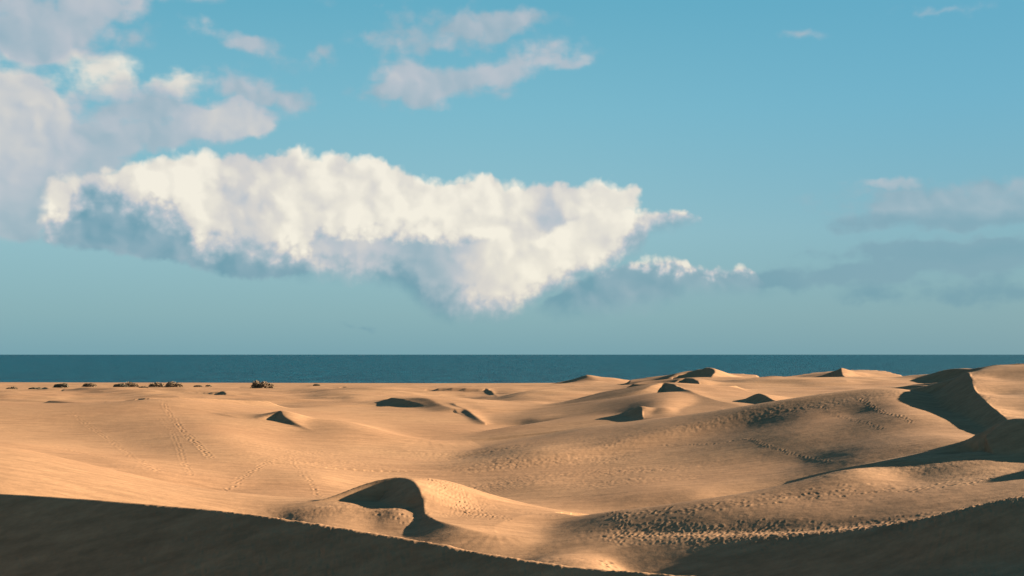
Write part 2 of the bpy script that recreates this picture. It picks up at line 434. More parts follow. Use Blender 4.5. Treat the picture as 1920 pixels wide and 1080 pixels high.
# sharp crested dunes. b = brink, ordered so that the slip face lies on the right hand of travel
# w = extra points on the windward back, sw / sl = windward and slip slopes
SH = [
 # crescent dune in the foreground hollow
 dict(b=[(440,980,99),(500,963,100),(560,950,101.5),(620,931,103),(680,908,104.5),(725,896,105),(755,894.5,104.5),(778,903,102),(790,920,99),(796,940,97.5),(803,966,94),(850,984,89),(930,1002,86.5),(1000,1003,88.5),(1060,1001,90,3.7),(1130,997,91,3.3)],
      w=[(800,896,106.5),(850,904,107),(900,921,108),(950,936,109),(1000,949,110),(1060,961,110),(1040,990,91,3.8),(1100,980,95,3.8),(1130,966,104,3.2),(870,940,101),(930,965,98),(1000,982,95),(860,965,96),(700,901,110,4.3),(600,935,109,3.0),(500,963,106,2.4),(900,900,118,2.5),(800,870,120,3.0)], R=9, sl=[.62] * 11 + [.28, .16, .1, .08, .08]),
 # small barchan on the left
 dict(b=[(462,789,232),(490,782,233.5),(512,776,235),(527,770,236),(534,780,232),(548,789,228.5),(566,799,225),(586,809,221)],
      w=[(560,778,239),(590,785,237),(595,799,229),(530,768,243,5.0)], R=7),
 # left crest arcs
 dict(b=[(95,751,300),(130,753,292),(170,755,286),(200,757,281)], sw=.06, sl=.3),
 dict(b=[(198,753,281),(212,757,275),(232,757.5,273),(240,755,275)], sw=.05, sl=.6, up=.4),
 dict(b=[(234,751.5,279),(250,749.5,277),(262,747.5,278),(274,746,276)], sw=.05, sl=.6, up=.4),
 # little far ones
 dict(b=[(408,737,385),(415,734,386),(421,735,384),(422,738,379)], sw=.1, sl=.7),
 dict(b=[(398,753,345),(406,750.5,346),(413,752,343),(421,756,336)], sw=.1, sl=.6),
 dict(b=[(83,727,520),(88,728,515),(92,731,505)], sw=.08, sl=.6),
 dict(b=[(590,734,470),(628,729,478),(642,725,482),(655,727.5,478),(676,731,465)], sw=.07, sl=.5),
 dict(b=[(632,730,440),(645,728.5,442),(656,730,440),(668,732,432)], sw=.1, sl=.6),
 # pair in the middle
 dict(b=[(722,763,308),(745,756,310),(765,749.5,311),(785,747.5,310),(805,750,306),(828,758,296),(850,766,285)], sw=.07, sl=[.15,.25,.42,.42,.3,.2,.15]),
 dict(b=[(808,765,296),(825,760,297),(840,756,298),(850,756,297),(865,763,289),(880,771,281),(896,783,268),(910,793,258)],
      w=[(900,760,312),(930,775,300),(960,793,275),(985,812,244),(940,800,258),(880,752,325,4.6)], R=14, sl=[.2,.4,.5,.5,.45,.35,.3,.2]),
 dict(b=[(903,733,402),(912,731,405),(922,735,396),(930,741,383),(934,750,365)],
      w=[(960,745,395),(1000,760,345),(970,765,340),(1020,772,315),(930,733,420)], R=12, sl=.6),
 dict(b=[(955,744,372),(965,742,376),(972,739,380),(985,740,376),(998,744,366)], sw=.09, sl=.55),
 dict(b=[(935,823,228),(955,817.5,230),(975,817,229),(990,820,224)], sw=.05, sl=.5),
 # long dune with its dark hollow, right of centre
 dict(b=[(960,789,285),(1000,778,288),(1050,767,291),(1100,755,291),(1150,743,291),(1200,731,294),(1225,721.5,302),(1245,717.5,307),(1265,720.5,300),(1290,731,281),(1320,743,268),(1370,756,250),(1420,768,233)],
      sl=[.10,.10,.10,.10,.11,.14,.3,.5,.5,.3,.15,.1,.1], w=[(1300,727,295),(1330,738,285),(1380,750,272),(1300,716,320,8.5)], R=10),
 # crescent behind it
 dict(b=[(1262,721,352),(1272,714,356),(1285,709.5,358),(1300,710.5,355),(1309,715,348),(1314,723,338),(1313,732,326),(1310,738,318)],
      w=[(1330,716,360),(1350,727,345),(1380,742,320),(1340,738,325),(1420,745,310)], R=9, sl=.62),
 # highest peak on the horizon
 dict(b=[(1180,717,440),(1230,709,440),(1262,703,440),(1290,699,438),(1310,694.5,436),(1328,691,433),(1338,694,428),(1341,700,420),(1336,707,408)],
      sl=[.12,.12,.12,.14,.4,.62,.62,.62,.5],
      w=[(1360,700,436),(1385,711,430),(1420,722,415),(1450,733,400),(1380,720,410),(1340,710,405),(1330,687,470,9.5)], R=16),
 dict(b=[(1310,713,385),(1330,716,382),(1350,718.5,378),(1362,716,380),(1378,718,374),(1386,721,366)], sw=.12, sl=.5),
 # sharp small dune with a bright back
 dict(b=[(1030,810,268),(1080,799,263),(1120,790,258),(1150,784,253),(1175,774,248),(1193,764,244),(1202,761.5,242),(1205,769,238),(1207,784,229)],
      sl=[.25,.3,.4,.5,.62,.65,.65,.65,.65],
      w=[(1230,766,243),(1270,776,238),(1240,780,232),(1220,775,236)], R=7),
 # dark fin to its right
 dict(b=[(1290,770,290),(1320,763,283),(1355,757,276),(1390,751,269),(1410,742,264),(1424,737.5,259),(1440,744,253),(1458,752,246),(1476,758,240)],
      sl=[.3,.35,.4,.45,.6,.62,.6,.5,.4],
      w=[(1450,742,265),(1500,752,258),(1550,757,250),(1480,755,250),(1420,735,275,6.0)], R=10),
 # mounds against the sea
 dict(b=[(1020,724,520),(1060,715,522),(1085,708,522),(1098,703.5,520),(1112,708,512),(1135,715,500),(1175,720,485)], sl=[.10,.12,.16,.4,.2,.15,.12], sw=.12),
 dict(b=[(1385,722,500),(1410,714,502),(1432,708,503),(1455,706,500),(1490,709,490),(1520,716,475),(1545,722,460)], sl=[.12,.2,.25,.22,.2,.15,.12], sw=.08),
 dict(b=[(1495,716,470),(1520,710,472),(1545,702,474),(1560,696.5,474),(1578,691.5,472),(1580,699,462),(1584,708,448),(1590,716,430)],
      sl=[.1,.12,.18,.4,.62,.62,.62,.5], w=[(1600,701,470),(1618,711,462),(1605,713,450),(1575,688,500,10)], R=16),
 # ridges climbing to the right
 dict(b=[(1400,739,400),(1500,730,400),(1600,717,398),(1650,710.5,395),(1700,706.5,390),(1740,702,385),(1765,696,380),(1800,692,372),(1845,688.5,360),(1930,682,345)],
      sl=[.08,.1,.12,.12,.13,.18,.4,.5,.5,.5], sw=.2),
 dict(b=[(1440,748,330),(1550,741,325),(1620,733,320),(1680,727,312),(1720,721,306),(1760,718,300),(1800,712,292),(1850,700,280),(1900,692,270)],
      sl=[.08,.1,.12,.13,.25,.35,.4,.5,.5], sw=.12),
 dict(b=[(1540,745,270),(1600,738,268),(1650,731,264),(1690,725,258),(1715,722,252),(1750,723,244)], sl=[.1,.15,.3,.4,.4,.3], sw=.1),
 # big dune at the right, bright back and dark hollow
 dict(b=[(1640,740,212),(1690,732,210),(1740,723,207),(1790,710,204),(1815,698,202),(1822,707,194),(1826,722,187),(1836,738,180),(1850,752,173),(1868,767,166),(1884,780,160),(1905,800,152)],
      sl=[.12,.3,.5,.62,.62,.62,.62,.62,.62,.62,.62,.5],
      w=[(1850,688,208),(1885,684.5,208),(1920,684,208),(2000,683,206),(1870,710,196),(1920,710,196),(1870,740,183),(1920,745,178),(2000,730,184),(1900,770,168),(1930,783,162),(1960,783,160),(2050,760,170),(1700,722,235,7.5),(1850,680,240,10.0),(2000,683,240,11),(2100,710,200,13)], R=16, cap=.7),
 # lip of the right hand slope
 dict(b=[(1700,864,101),(1760,850,106.5),(1800,836,108.5),(1835,815,109),(1870,795,109),(1895,786,108.5),(1930,785,107),(1990,800,105),(2080,835,101)], sl=[.1,.4,.5,.5,.5,.5,.5,.5,.5], sw=.3, far=10, round=.6),
 # near dark lips, steep towards the camera
 dict(b=[(-420,898,92),(-200,910,84),(0,926,76),(200,940,69.5),(400,956,64),(600,984,58.5),(800,1017,54),(900,1036,52),(1060,1062,49),(1200,1074,46.5),(1350,1086,44)], sl=.6, sw=.45, far=8, wr=.4, round=.12),
 dict(b=[(1040,1004,90.5),(1090,1004,87.5),(1150,1004,85),(1300,1004,81.5),(1500,1001,78),(1700,979,76.3),(1800,957,75.6),(1920,932,75.4),(2050,916,75.6),(2200,906,76)], sl=[.08,.1,.15,.26,.4,.46,.46,.46,.46,.46], sw=.12, far=4, wr=1.0, round=1.2),
]
# dunes beyond the right edge of the frame that throw the long shadows
SH += [
 dict(b=[(44,87.4,9.6),(47.5,88.3,12.0),(53,89.8,13.8),(60,91.8,10.5)], xyz=1, sw=.6, sl=.6, round=.5),
]


def catmull(p, n=8):
    p = np.asarray(p, float)
    q = np.vstack([2 * p[0] - p[1], p, 2 * p[-1] - p[-2]])
    o = []
    for i in range(1, len(q) - 2):
        for k in range(n):
            t = k / n
            o.append(0.5 * ((2 * q[i]) + (-q[i - 1] + q[i + 1]) * t + (2 * q[i - 1] - 5 * q[i] + 4 * q[i + 1] - q[i + 2]) * t * t
                     + (-q[i - 1] + 3 * q[i] - 3 * q[i + 1] + q[i + 2]) * t ** 3))
    o.append(p[-1])
    return np.array(o)


def pt(g):
    if len(g) == 4:
        a = P(*g[:3]); return (a[0], a[1], g[3])
    return P(*g)


for s in SH:
    b = np.array(s['b'], float) if s.get('xyz') else np.array([pt(g) for g in s['b']])
    sl = s.get('sl', .62)
    sl = np.array(sl if isinstance(sl, list) else [sl] * len(b), float)
    s['c'] = catmull(np.hstack([b, sl[:, None]]))
    if 'w' in s:
        s['wt'] = np.array([pt(g) for g in s['w']])
        s['tps'] = Tps(np.vstack([b, s['wt']]), lam=1e-3, plan=True)
        s['all'] = np.vstack([b, s['wt']])


def apply_sheet(s, x, y, z):
    c = s['c']
    mx = 70.0 if 'w' not in s else 60.0
    lo = c[:, :2].min(0) - mx; hi = c[:, :2].max(0) + mx
    if 'w' in s:
        lo = np.minimum(lo, s['all'][:, :2].min(0) - 15); hi = np.maximum(hi, s['all'][:, :2].max(0) + 15)
    m = np.nonzero((x > lo[0]) & (x < hi[0]) & (y > lo[1]) & (y < hi[1]))[0]
    if len(m) == 0:
        return
    X, Y = x[m], y[m]
    best = np.full(len(m), 1e9); sd = np.zeros(len(m)); zb = np.zeros(len(m)); sl = np.zeros(len(m))
    nseg = len(c) - 1
    over = np.zeros(len(m))
    for i in range(nseg):
        a, b = c[i], c[i + 1]
        e = b[:2] - a[:2]; L2 = e @ e + 1e-9
        t0 = ((X - a[0]) * e[0] + (Y - a[1]) * e[1]) / L2
        t = np.clip(t0, 0, 1)
        dx = X - (a[0] + t * e[0]); dy = Y - (a[1] + t * e[1])
        d = np.hypot(dx, dy)
        cr = e[0] * (Y - a[1]) - e[1] * (X - a[0])          # >0 = left of travel = windward
        k = d < best
        best[k] = d[k]; sd[k] = np.sign(cr[k]) * d[k]
        zb[k] = (a[2] + t * (b[2] - a[2]))[k]; sl[k] = (a[3] + t * (b[3] - a[3]))[k]
        ov = np.zeros(len(m))
        if i == 0: ov = np.maximum(0, -t0) * math.sqrt(L2)
        if i == nseg - 1: ov = np.maximum(0, t0 - 1) * math.sqrt(L2)
        over[k] = ov[k]
    d = np.abs(sd)
    rg = s.get('round', .25)
    lee = zb - sl * (np.sqrt(d * d + rg * rg) - rg)
    if 'w' in s:
        w = s['tps'](X, Y)
        acc = np.zeros(len(m)); kq = s['R'] * .35
        for q in s['all']:
            acc += np.exp(-np.hypot(X - q[0], Y - q[1]) / kq)
        dm = np.minimum(-kq * np.log(acc + 1e-30), np.abs(sd) * 3)
        w = np.minimum(w, s['all'][:, 2].max() + .15)
        w = w - .6 * np.maximum(0, dm - s['R']) - .6 * over
        w = np.minimum(w, zb + s.get('cap', .25) * d + .1)
        # close to the brink stay on it
        k = np.exp(-(d / 1.2) ** 2)
        w = w * (1 - k) + np.minimum(w, zb + .03 * d) * k
    else:
        w = zb - s.get('sw', .1) * (np.sqrt(d * d + s.get('wr', 3) ** 2) - s.get('wr', 3)) - .35 * np.maximum(0, d - s.get('far', 30))
    sh = np.where(sd > 0, w, lee) - .25 * over * (1 if 'w' not in s else 1)
    zz = z[m]
    kk = np.where(sd > 0, .12 + .45 * smooth(1, 9, d), .12)
    # smooth maximum
    z[m] = kk * np.logaddexp(zz / kk, sh / kk)


base_tps = Tps(GX)

# low swells laid on the soft ground: path, height, breadth of the back, breadth of the front (right hand of travel)
SW = [
 dict(b=[(820,888,165,.2),(1000,864,171,.7),(1120,838,180,1.0),(1300,803,192,1.1),(1500,767,200,1.0),(1660,744,205,.6)], back=16, front=5.5),
 dict(b=[(-120,800,142,.8),(60,845,132,.9),(217,900,121,.9),(290,917,118,.8),(383,928,116,.6),(600,934,113,.3)], back=4.5, front=14),
 dict(b=[(300,770,245,0),(360,800,215,.9),(405,838,190,1.3),(440,872,165,.9),(480,905,142,0)], back=9, front=12),
 dict(b=[(150,729,500,0),(210,737,440,.9),(290,745,380,.8),(360,754,330,0)], back=20, front=9),
 dict(b=[(-40,732,480,0),(20,742,400,.9),(80,755,310,0)], back=20, front=10),
 dict(b=[(870,726,520,0),(950,740,400,1.2),(1010,757,338,1.1),(1070,776,285,0)], back=20, front=9),
 dict(b=[(575,728,500,0),(620,738,420,.9),(665,752,350,.9),(700,765,310,0)], back=20, front=9),
 dict(b=[(270,738,425,0),(350,741,410,.7),(430,741,405,.8),(510,736,430,0)], back=14, front=6),
 dict(b=[(400,762,322,0),(470,760,330,.8),(540,758,335,.8),(640,757,335,0)], back=14, front=6),
 dict(b=[(60,737,450,0),(130,735,458,.7),(200,739,435,.6),(270,744,400,0)], back=14, front=6),
 dict(b=[(600,785,246,0),(650,800,233,.8),(700,813,225,1.0),(780,828,219,.8),(890,829,220,0)], back=5, front=10),
 dict(b=[(640,741,400,0),(720,738,415,.9),(800,736,425,.8),(870,738,415,0)], back=16, front=7),
 dict(b=[(1350,735,360,0),(1420,729,362,1.0),(1500,727,360,1.0),(1580,727,350,0)], back=16, front=7),
 dict(b=[(150,846,158,0),(230,862,146,.6),(300,884,136,.7),(370,905,129,0)], back=9, front=5),
]
for s in SW:
    s['c'] = catmull([P(*g[:3])[:2] + (g[3],) for g in s['b']])


def swell(s, x, y):
    c = s['c']; best = np.full(len(x), 1e9); sd = np.zeros(len(x)); h = np.zeros(len(x)); ov = np.zeros(len(x))
    for i in range(len(c) - 1):
        a, b = c[i], c[i + 1]; e = b[:2] - a[:2]; L2 = e @ e
        t0 = ((x - a[0]) * e[0] + (y - a[1]) * e[1]) / L2; t = np.clip(t0, 0, 1)
        d = np.hypot(x - a[0] - t * e[0], y - a[1] - t * e[1]); k = d < best
        best[k] = d[k]; sd[k] = (np.sign(e[0] * (y - a[1]) - e[1] * (x - a[0])) * d)[k]; h[k] = (a[2] + t * (b[2] - a[2]))[k]
    f = np.where(sd > 0, np.exp(-(sd / s['back']) ** 2), np.exp(-(sd / s['front']) ** 2))
    return h * f


def macro(x, y):
    r = np.hypot(x, y); az = np.degrees(np.arctan2(x, y))
    zd = 6.5 + 3.0 * fbm(x / 90 + 3, y / 60 + 5, 3) + 1.6 * (1 - 2 * np.abs(perlin(x / 45 + y / 90, y / 70 - 3)))
    zd = zd * smooth(760, 560, y) + .4
    inside = smooth(34, 27, np.abs(az))
    z = zd.copy()
    m = np.nonzero((inside > 0) & (r > 8) & (r < 900))[0]
    t = base_tps(x[m], y[m])
    z[m] = zd[m] + (t - zd[m]) * inside[m]
    zn = 14.9 - .27 * r
    k = smooth(34, 22, r)
    z = z * (1 - k) + zn * k
    # off the frame the ground round the camera dune stays high
    side = smooth(27, 40, np.abs(az)) * smooth(90, 30, r)
    z = np.maximum(z, side * (12.5 - .1 * r) + (1 - side) * -50)
    m = np.nonzero((inside > 0) & (r > 40) & (r < 600))[0]
    for s in SW:
        z[m] += swell(s, x[m], y[m])
    for s in SH:
        apply_sheet(s, x, y, z)
    # beach and sea bed
    sb = smooth(690, 760, y)
    z = z * (1 - sb) + (-1.5) * sb
    return z


def radii():
    r = [0.6]
    while r[-1] < 6000:
        q = r[-1]
        if q < 30: s = max(.3, q * .07)
        elif q < 34: s = .5
        elif q < 70: s = .13 + (q - 34) * .001
        elif q < 130: s = .17 + (q - 70) * .0022
        elif q < 240: s = .30 + (q - 130) * .0028
        elif q < 360: s = .60 + (q - 240) * .006
        elif q < 560: s = 1.3 + (q - 360) * .012
        elif q < 760: s = 5
        else: s = q * .08
        r.append(q + s)
    return np.array(r)


HALF = 23.2
ncol = 1060
azf = np.degrees(np.arctan(np.linspace(-math.tan(R(HALF)), math.tan(R(HALF)), ncol)))
ext = [HALF]
while ext[-1] < 180:
    ext.append(min(180.0, ext[-1] + max(.25, (ext[-1] - HALF) * .09)))
ext = np.array(ext[1:])
azs = np.concatenate([-ext[::-1], azf, ext[:-1]])          # ring closes at 180
rr = radii()
NC, NR = len(azs), len(rr)
AZ, RR = np.meshgrid(np.radians(azs), rr)                   # rows = distance
x = (RR * np.sin(AZ)).ravel(); y = (RR * np.cos(AZ)).ravel()
z = macro(x, y)
Z2 = z.reshape(NR, NC)

# --- fine relief -------------------------------------------------
c0, c1 = len(ext) , len(ext) + ncol


def region(px, py, r, rx, ry, rot=0.0):
    """soft elliptical patch on the ground round a point, in metres"""
    q = P(px, py, r); cr, sr = math.cos(R(rot)), math.sin(R(rot))
    dx, dy = x - q[0], y - q[1]
    a = (dx * cr + dy * sr) / rx; b = (-dx * sr + dy * cr) / ry
    return np.exp(-(a * a + b * b) ** 1.3)


def chain(pts, w):
    """soft band along a ground polyline, w metres half width"""
    c = np.array([P(*q) for q in pts]); best = np.full(len(x), 1e9)
    for i in range(len(c) - 1):
        a, b = c[i, :2], c[i + 1, :2]; e = b - a
        t = np.clip(((x - a[0]) * e[0] + (y - a[1]) * e[1]) / (e @ e), 0, 1)
        best = np.minimum(best, np.hypot(x - a[0] - t * e[0], y - a[1] - t * e[1]))
    return np.exp(-(best / w) ** 2)


tr = np.zeros(len(x))
for a in [(830,930,101,3.5,5),(860,925,103,3,4),(640,950,98,7,2.6),(720,955,96,5,2.2),(560,975,97,4,2),
          (1720,850,99,14,3),(1880,860,94,12,2.5),(1650,905,90,14,4),(1850,950,70,7,2.5),(1000,1055,75,3,3),(1120,1045,76,2,2),
          (900,860,188,16,12),(1000,870,168,14,10),(1100,890,152,13,7),(980,900,146,10,6),(1180,905,140,9,5),(820,850,196,10,9),
          (330,900,137,7,6),(560,850,185,10,8),(600,875,165,10,12),(420,915,122,8,4),(500,930,118,6,3)]:
    tr = np.maximum(tr, region(*a) * (1.0 if a[1] > 840 and a[0] > 550 else .45))
tr = np.maximum(tr, 1.0 * chain([(1130,1002,86),(1300,1001,82),(1500,998,78.4),(1700,976,76.8),(1800,954,76.2),(1960,922,76)], 2.2))
tr = np.maximum(tr, .8 * chain([(880,878,170),(1000,858,172),(1120,830,180),(1250,812,188),(1400,788,192),(1560,765,192),(1700,745,196)], 4.5))
tr = np.maximum(tr, .9 * chain([(1822,700,199),(1826,715,190),(1838,735,180),(1858,755,171),(1885,777,161)], 1.6))
tr = np.maximum(tr, .2 * chain([(0,935,58),(400,965,57),(800,1030,55)], 5))
tr *= .75 + .5 * np.clip(fbm(x / 9, y / 9, 2), -1, 1)
tr = np.clip(tr, 0, 1)
r_ = RR.ravel()
nf = smooth(8, 30, r_) * smooth(420, 150, r_)
fine = np.nonzero(nf > 0)[0]
xf, yf, tf, rf = x[fine], y[fine], tr[fine], r_[fine]
n1 = fbm(xf / .75, yf / .75, 3, .6)
n2 = perlin(xf / .5 + 50, yf / .5)
pits = -np.clip(.12 - np.abs(perlin(xf / .55 + 9, yf / .55 + 4)), 0, 1) * .55 + np.clip(n2, -1, .2) * .06
zadd = tf * (.020 * n1 + pits * .26) * (1 + .9 * smooth(115, 150, rf))
zadd += .012 * fbm(xf / 1.7, yf / 1.7, 3) + .06 * fbm(xf / 14, yf / 14, 2) * smooth(30, 60, rf)
# dark foreground: churned sand all over
dark = smooth(66, 58, rf)
zadd += dark * (.026 * n1 + .32 * pits)
# wind ripples
rip = np.zeros(len(xf))
for a in [(1350,880,148,34,22),(1550,850,150,30,16),(1700,825,150,16,12),(1150,870,160,18,14)]:
    rip = np.maximum(rip, region(*a)[fine])
warp = 1.6 * perlin(xf / 7, yf / 7) + .5 * perlin(xf / 2.2, yf / 2.2 + 8)
zadd += rip * .014 * np.sin((xf * .97 + yf * .23) * 2 * math.pi / .38 + warp * 2.2) * (.6 + .8 * perlin(xf / 5 + 3, yf / 5))
z[fine] += zadd * nf[fine]
# broad gentle undulation of the middle distance
ff = (r_ > 230) & (r_ < 700)
z[ff] += (.5 * fbm(x[ff] / 38, y[ff] / 22, 3) + .2 * (1 - 2 * np.abs(perlin(x[ff] / 14, y[ff] / 9)))) * smooth(240, 380, r_[ff]) * smooth(700, 620, y[ff])
Z2 = z.reshape(NR, NC)

# footprints walked across the sand
prng = np.random.RandomState(5)


def stamp(px_, py_, ux, uy, size, depth):
    r0 = math.hypot(px_, py_); a0 = math.degrees(math.atan2(px_, py_))
    if abs(a0) > HALF - .3: return
    w = size * 2.6
    i0, i1 = np.searchsorted(rr, [r0 - w, r0 + w])
    da = math.degrees(w / r0)
    j0, j1 = np.searchsorted(azs, [a0 - da, a0 + da])
    if i1 <= i0 or j1 <= j0: return
    X = x.reshape(NR, NC)[i0:i1, j0:j1] - px_; Y = y.reshape(NR, NC)[i0:i1, j0:j1] - py_
    a = (X * ux + Y * uy) / (size * 1.5); b = (-X * uy + Y * ux) / (size * .85)
    q = np.sqrt(a * a + b * b)
    depth *= .62
    Z2[i0:i1, j0:j1] += -depth * np.exp(-(q / .8) ** 2.5) + depth * .45 * np.exp(-((q - 1.35) / .4) ** 2)


def track(pts, size=.17, depth=.055, step=.75, side=.14, wob=.15):
    c = catmull([P(*q)[:2] for q in pts], 10)
    seg = np.hypot(*np.diff(c, axis=0).T); cum = np.concatenate([[0], np.cumsum(seg)])
    s = 0; k = 0
    while s < cum[-1]:
        X = np.interp(s, cum, c[:, 0]); Y = np.interp(s, cum, c[:, 1])
        i = min(np.searchsorted(cum, s), len(c) - 1); i = max(i, 1)
        u = (c[i] - c[i - 1]) / max(seg[i - 1], 1e-6)
        sd = side if k % 2 else -side
        X += -u[1] * sd + prng.normal(0, wob * .4); Y += u[0] * sd + prng.normal(0, wob)
        stamp(X, Y, u[0], u[1], size * prng.uniform(.85, 1.15), depth * prng.uniform(.7, 1.2))
        s += step * prng.uniform(.85, 1.15); k += 1


for off in (0, 5):
    track([(303+off,752,262),(312,770,245),(322+off,790,230),(335,810,215),(352+off,835,193),(372,850,180),(395,870,160)], .30, .09, 1.1, .22)
track([(130,775,250),(160,795,228),(195,820,205),(225,842,182),(245,862,162),(270,885,145),(295,905,136)], .28, .08, 1.0, .2)
track([(300,790,230),(320,815,210),(335,850,178),(345,880,152),(360,905,137)], .26, .07, .9, .2)
track([(0,800,226),(40,815,200),(90,832,175),(150,850,160),(200,868,148)], .25, .06, 1.0, .2)
track([(400,925,122),(450,900,138),(520,870,165),(600,845,190)], .24, .07, .9, .2, .4)
track([(540,860,180),(560,885,155),(590,915,132),(600,930,120)], .24, .07, .9, .2, .4)
track([(1240,834,178),(1290,834,176),(1340,838,172),(1400,837,171),(1430,846,163),(1480,858,154),(1520,868,147),(1560,882,139)], .15, .10, .7, .14)
for k in range(2):
    track([(1612,755+k*6,192),(1640,768+k*6,182),(1660,780+k*4,174),(1690,788+k*4,168),(1710,798+k*2,163)], .16, .10, .7, .16)
track([(1540,780,190),(1580,797,178),(1610,808,170),(1660,822,160)], .15, .09, .75, .2)
track([(870,915,104),(910,935,102),(950,950,100),(990,962,99),(1040,975,97)], .16, .05, .75, .15)
track([(860,925,102),(890,945,99),(930,960,97),(960,985,93)], .16, .05, .75, .15)
track([(1145,962,97),(1155,975,92),(1165,990,88),(1175,1003,86)], .12, .07, .45, .3, .4)
track([(1150,962,97),(1160,980,91),(1172,998,87)], .12, .06, .45, .35, .4)
for k in range(5):
    q = prng.uniform(-8, 8)
    track([(1180,966+q,90),(1300,955+q,88.5),(1450,940+q,89),(1600,922+q,90),(1750,905+q,90),(1900,892+q,92)], .13, .07, 1.0, .25, .8)
track([(1130,1040,77),(1150,1050,75),(1165,1060,73)], .2, .08, .45, .25, .2)
for k in range(3):
    track([(640+60*k,700+240,101),(700+40*k,955,98),(760+20*k,975,93)], .17, .05, .7, .2, .5)
for k in range(46):        # churned sand on the back of the crescent dune and along the strip
    a = prng.uniform(0, 1)
    track([(800+prng.uniform(0,60),900+prng.uniform(0,70),0) if 0 else (805+prng.uniform(-5,60),902+prng.uniform(0,20),105), (815+prng.uniform(0,90),930+prng.uniform(0,20),100), (820+prng.uniform(0,120),965+prng.uniform(0,15),95)], prng.uniform(.08, .13), .05, .8, .2, .6)
# scattered single prints in the near shade and along the trampled strip
for k in range(1500):
    px_, r0 = prng.uniform(0, 1920), prng.uniform(46, 68)
    a0 = math.atan((px_ - 960) / F)
    th = prng.uniform(0, 6.28)
    stamp(r0 * math.sin(a0), r0 * math.cos(a0), math.cos(th), math.sin(th), prng.uniform(.09, .16), prng.uniform(.02, .05))
for k in range(2600):
    t = prng.uniform(0, 1) ** .8
    pa = np.array([(1150,1003,85.3),(1300,1002,81.8),(1500,999,78.2),(1700,977,76.6),(1800,955,76),(1940,927,75.6)])
    q = [np.interp(t * 5, range(6), pa[:, i]) for i in range(3)]
    c = P(*q); th = prng.uniform(0, 6.28)
    stamp(c[0] + prng.normal(0, 1.2), c[1] + prng.normal(0, 1.3), math.cos(th), math.sin(th), prng.uniform(.09, .17), prng.uniform(.015, .045))

z = Z2.ravel()


def mesh_from_arrays(name, co, quads, mats, smooth_=True):
    me = bpy.data.meshes.new(name)
    me.vertices.add(len(co)); me.vertices.foreach_set('co', co.astype(np.float32).ravel())
    nq = len(quads)
    me.loops.add(nq * 4); me.loops.foreach_set('vertex_index', quads.astype(np.int32).ravel())
    me.polygons.add(nq)
    me.polygons.foreach_set('loop_start', np.arange(0, nq * 4, 4, dtype=np.int32))
    me.polygons.foreach_set('loop_total', np.full(nq, 4, np.int32))
    me.polygons.foreach_set('use_smooth', np.full(nq, smooth_))
    me.update(calc_edges=True)
    for m in mats: me.materials.append(m)
    o = bpy.data.objects.new(name, me); col.objects.link(o)
    return o


# ------------------------------------------------------------------ materials
def new_mat(name):
    m = bpy.data.materials.new(name); m.use_nodes = True
    return m, m.node_tree, m.node_tree.nodes['Principled BSDF']


def sand_mat():
    m, t, b = new_mat('sand')
    n = t.nodes.new; L = t.links.new
    geo = n('ShaderNodeNewGeometry')
    b.inputs['Roughness'].default_value = 1.0
    b.inputs['Specular IOR Level'].default_value = .05
    n1 = n('ShaderNodeTexNoise'); n1.inputs['Scale'].default_value = .035; n1.inputs['Detail'].default_value = 6
    n2 = n('ShaderNodeTexNoise'); n2.inputs['Scale'].default_value = 1.6; n2.inputs['Detail'].default_value = 5; n2.inputs['Roughness'].default_value = .7
    L(geo.outputs['Position'], n1.inputs['Vector']); L(geo.outputs['Position'], n2.inputs['Vector'])
    r1 = n('ShaderNodeValToRGB')
    r1.color_ramp.elements[0].position = .35; r1.color_ramp.elements[0].color = (.250, .143, .076, 1)
    r1.color_ramp.elements[1].position = .68; r1.color_ramp.elements[1].color = (.280, .166, .088, 1)
    L(n1.outputs['Fac'], r1.inputs['Fac'])
    mx = n('ShaderNodeMix'); mx.data_type = 'RGBA'; mx.blend_type = 'MULTIPLY'; mx.inputs[0].default_value = 1
    r2 = n('ShaderNodeMapRange'); r2.inputs['From Min'].default_value = .25; r2.inputs['From Max'].default_value = .75
    r2.inputs['To Min'].default_value = .86; r2.inputs['To Max'].default_value = 1.08
    L(n2.outputs['Fac'], r2.inputs['Value'])
    L(r2.outputs['Result'], mx.inputs[7])
    mp = n('ShaderNodeMapping'); mp.inputs['Rotation'].default_value = (0, 0, .35); mp.inputs['Scale'].default_value = (.22, 1.0, 1.0)
    L(geo.outputs['Position'], mp.inputs['Vector'])
    n4 = n('ShaderNodeTexNoise'); n4.inputs['Scale'].default_value = .9; n4.inputs['Detail'].default_value = 7; n4.inputs['Roughness'].default_value = .7
    L(mp.outputs[0], n4.inputs['Vector'])
    r4 = n('ShaderNodeMapRange'); r4.inputs['From Min'].default_value = .3; r4.inputs['From Max'].default_value = .7
    r4.inputs['To Min'].default_value = .72; r4.inputs['To Max'].default_value = 1.16
    L(n4.outputs['Fac'], r4.inputs['Value'])
    m4 = n('ShaderNodeMix'); m4.data_type = 'RGBA'; m4.blend_type = 'MULTIPLY'; m4.inputs[0].default_value = 1
    L(r1.outputs['Color'], m4.inputs[6]); L(r4.outputs['Result'], m4.inputs[7]); L(m4.outputs[2], mx.inputs[6])
    L(mx.outputs[2], b.inputs['Base Color'])
    n3 = n('ShaderNodeTexNoise'); n3.inputs['Scale'].default_value = 2.2; n3.inputs['Detail'].default_value = 6; n3.inputs['Roughness'].default_value = .65
    L(geo.outputs['Position'], n3.inputs['Vector'])
    bp = n('ShaderNodeBump'); bp.inputs['Strength'].default_value = .35; bp.inputs['Distance'].default_value = .06
    L(n3.outputs['Fac'], bp.inputs['Height']); L(bp.outputs['Normal'], b.inputs['Normal'])
    return m


M_SAND = sand_mat()

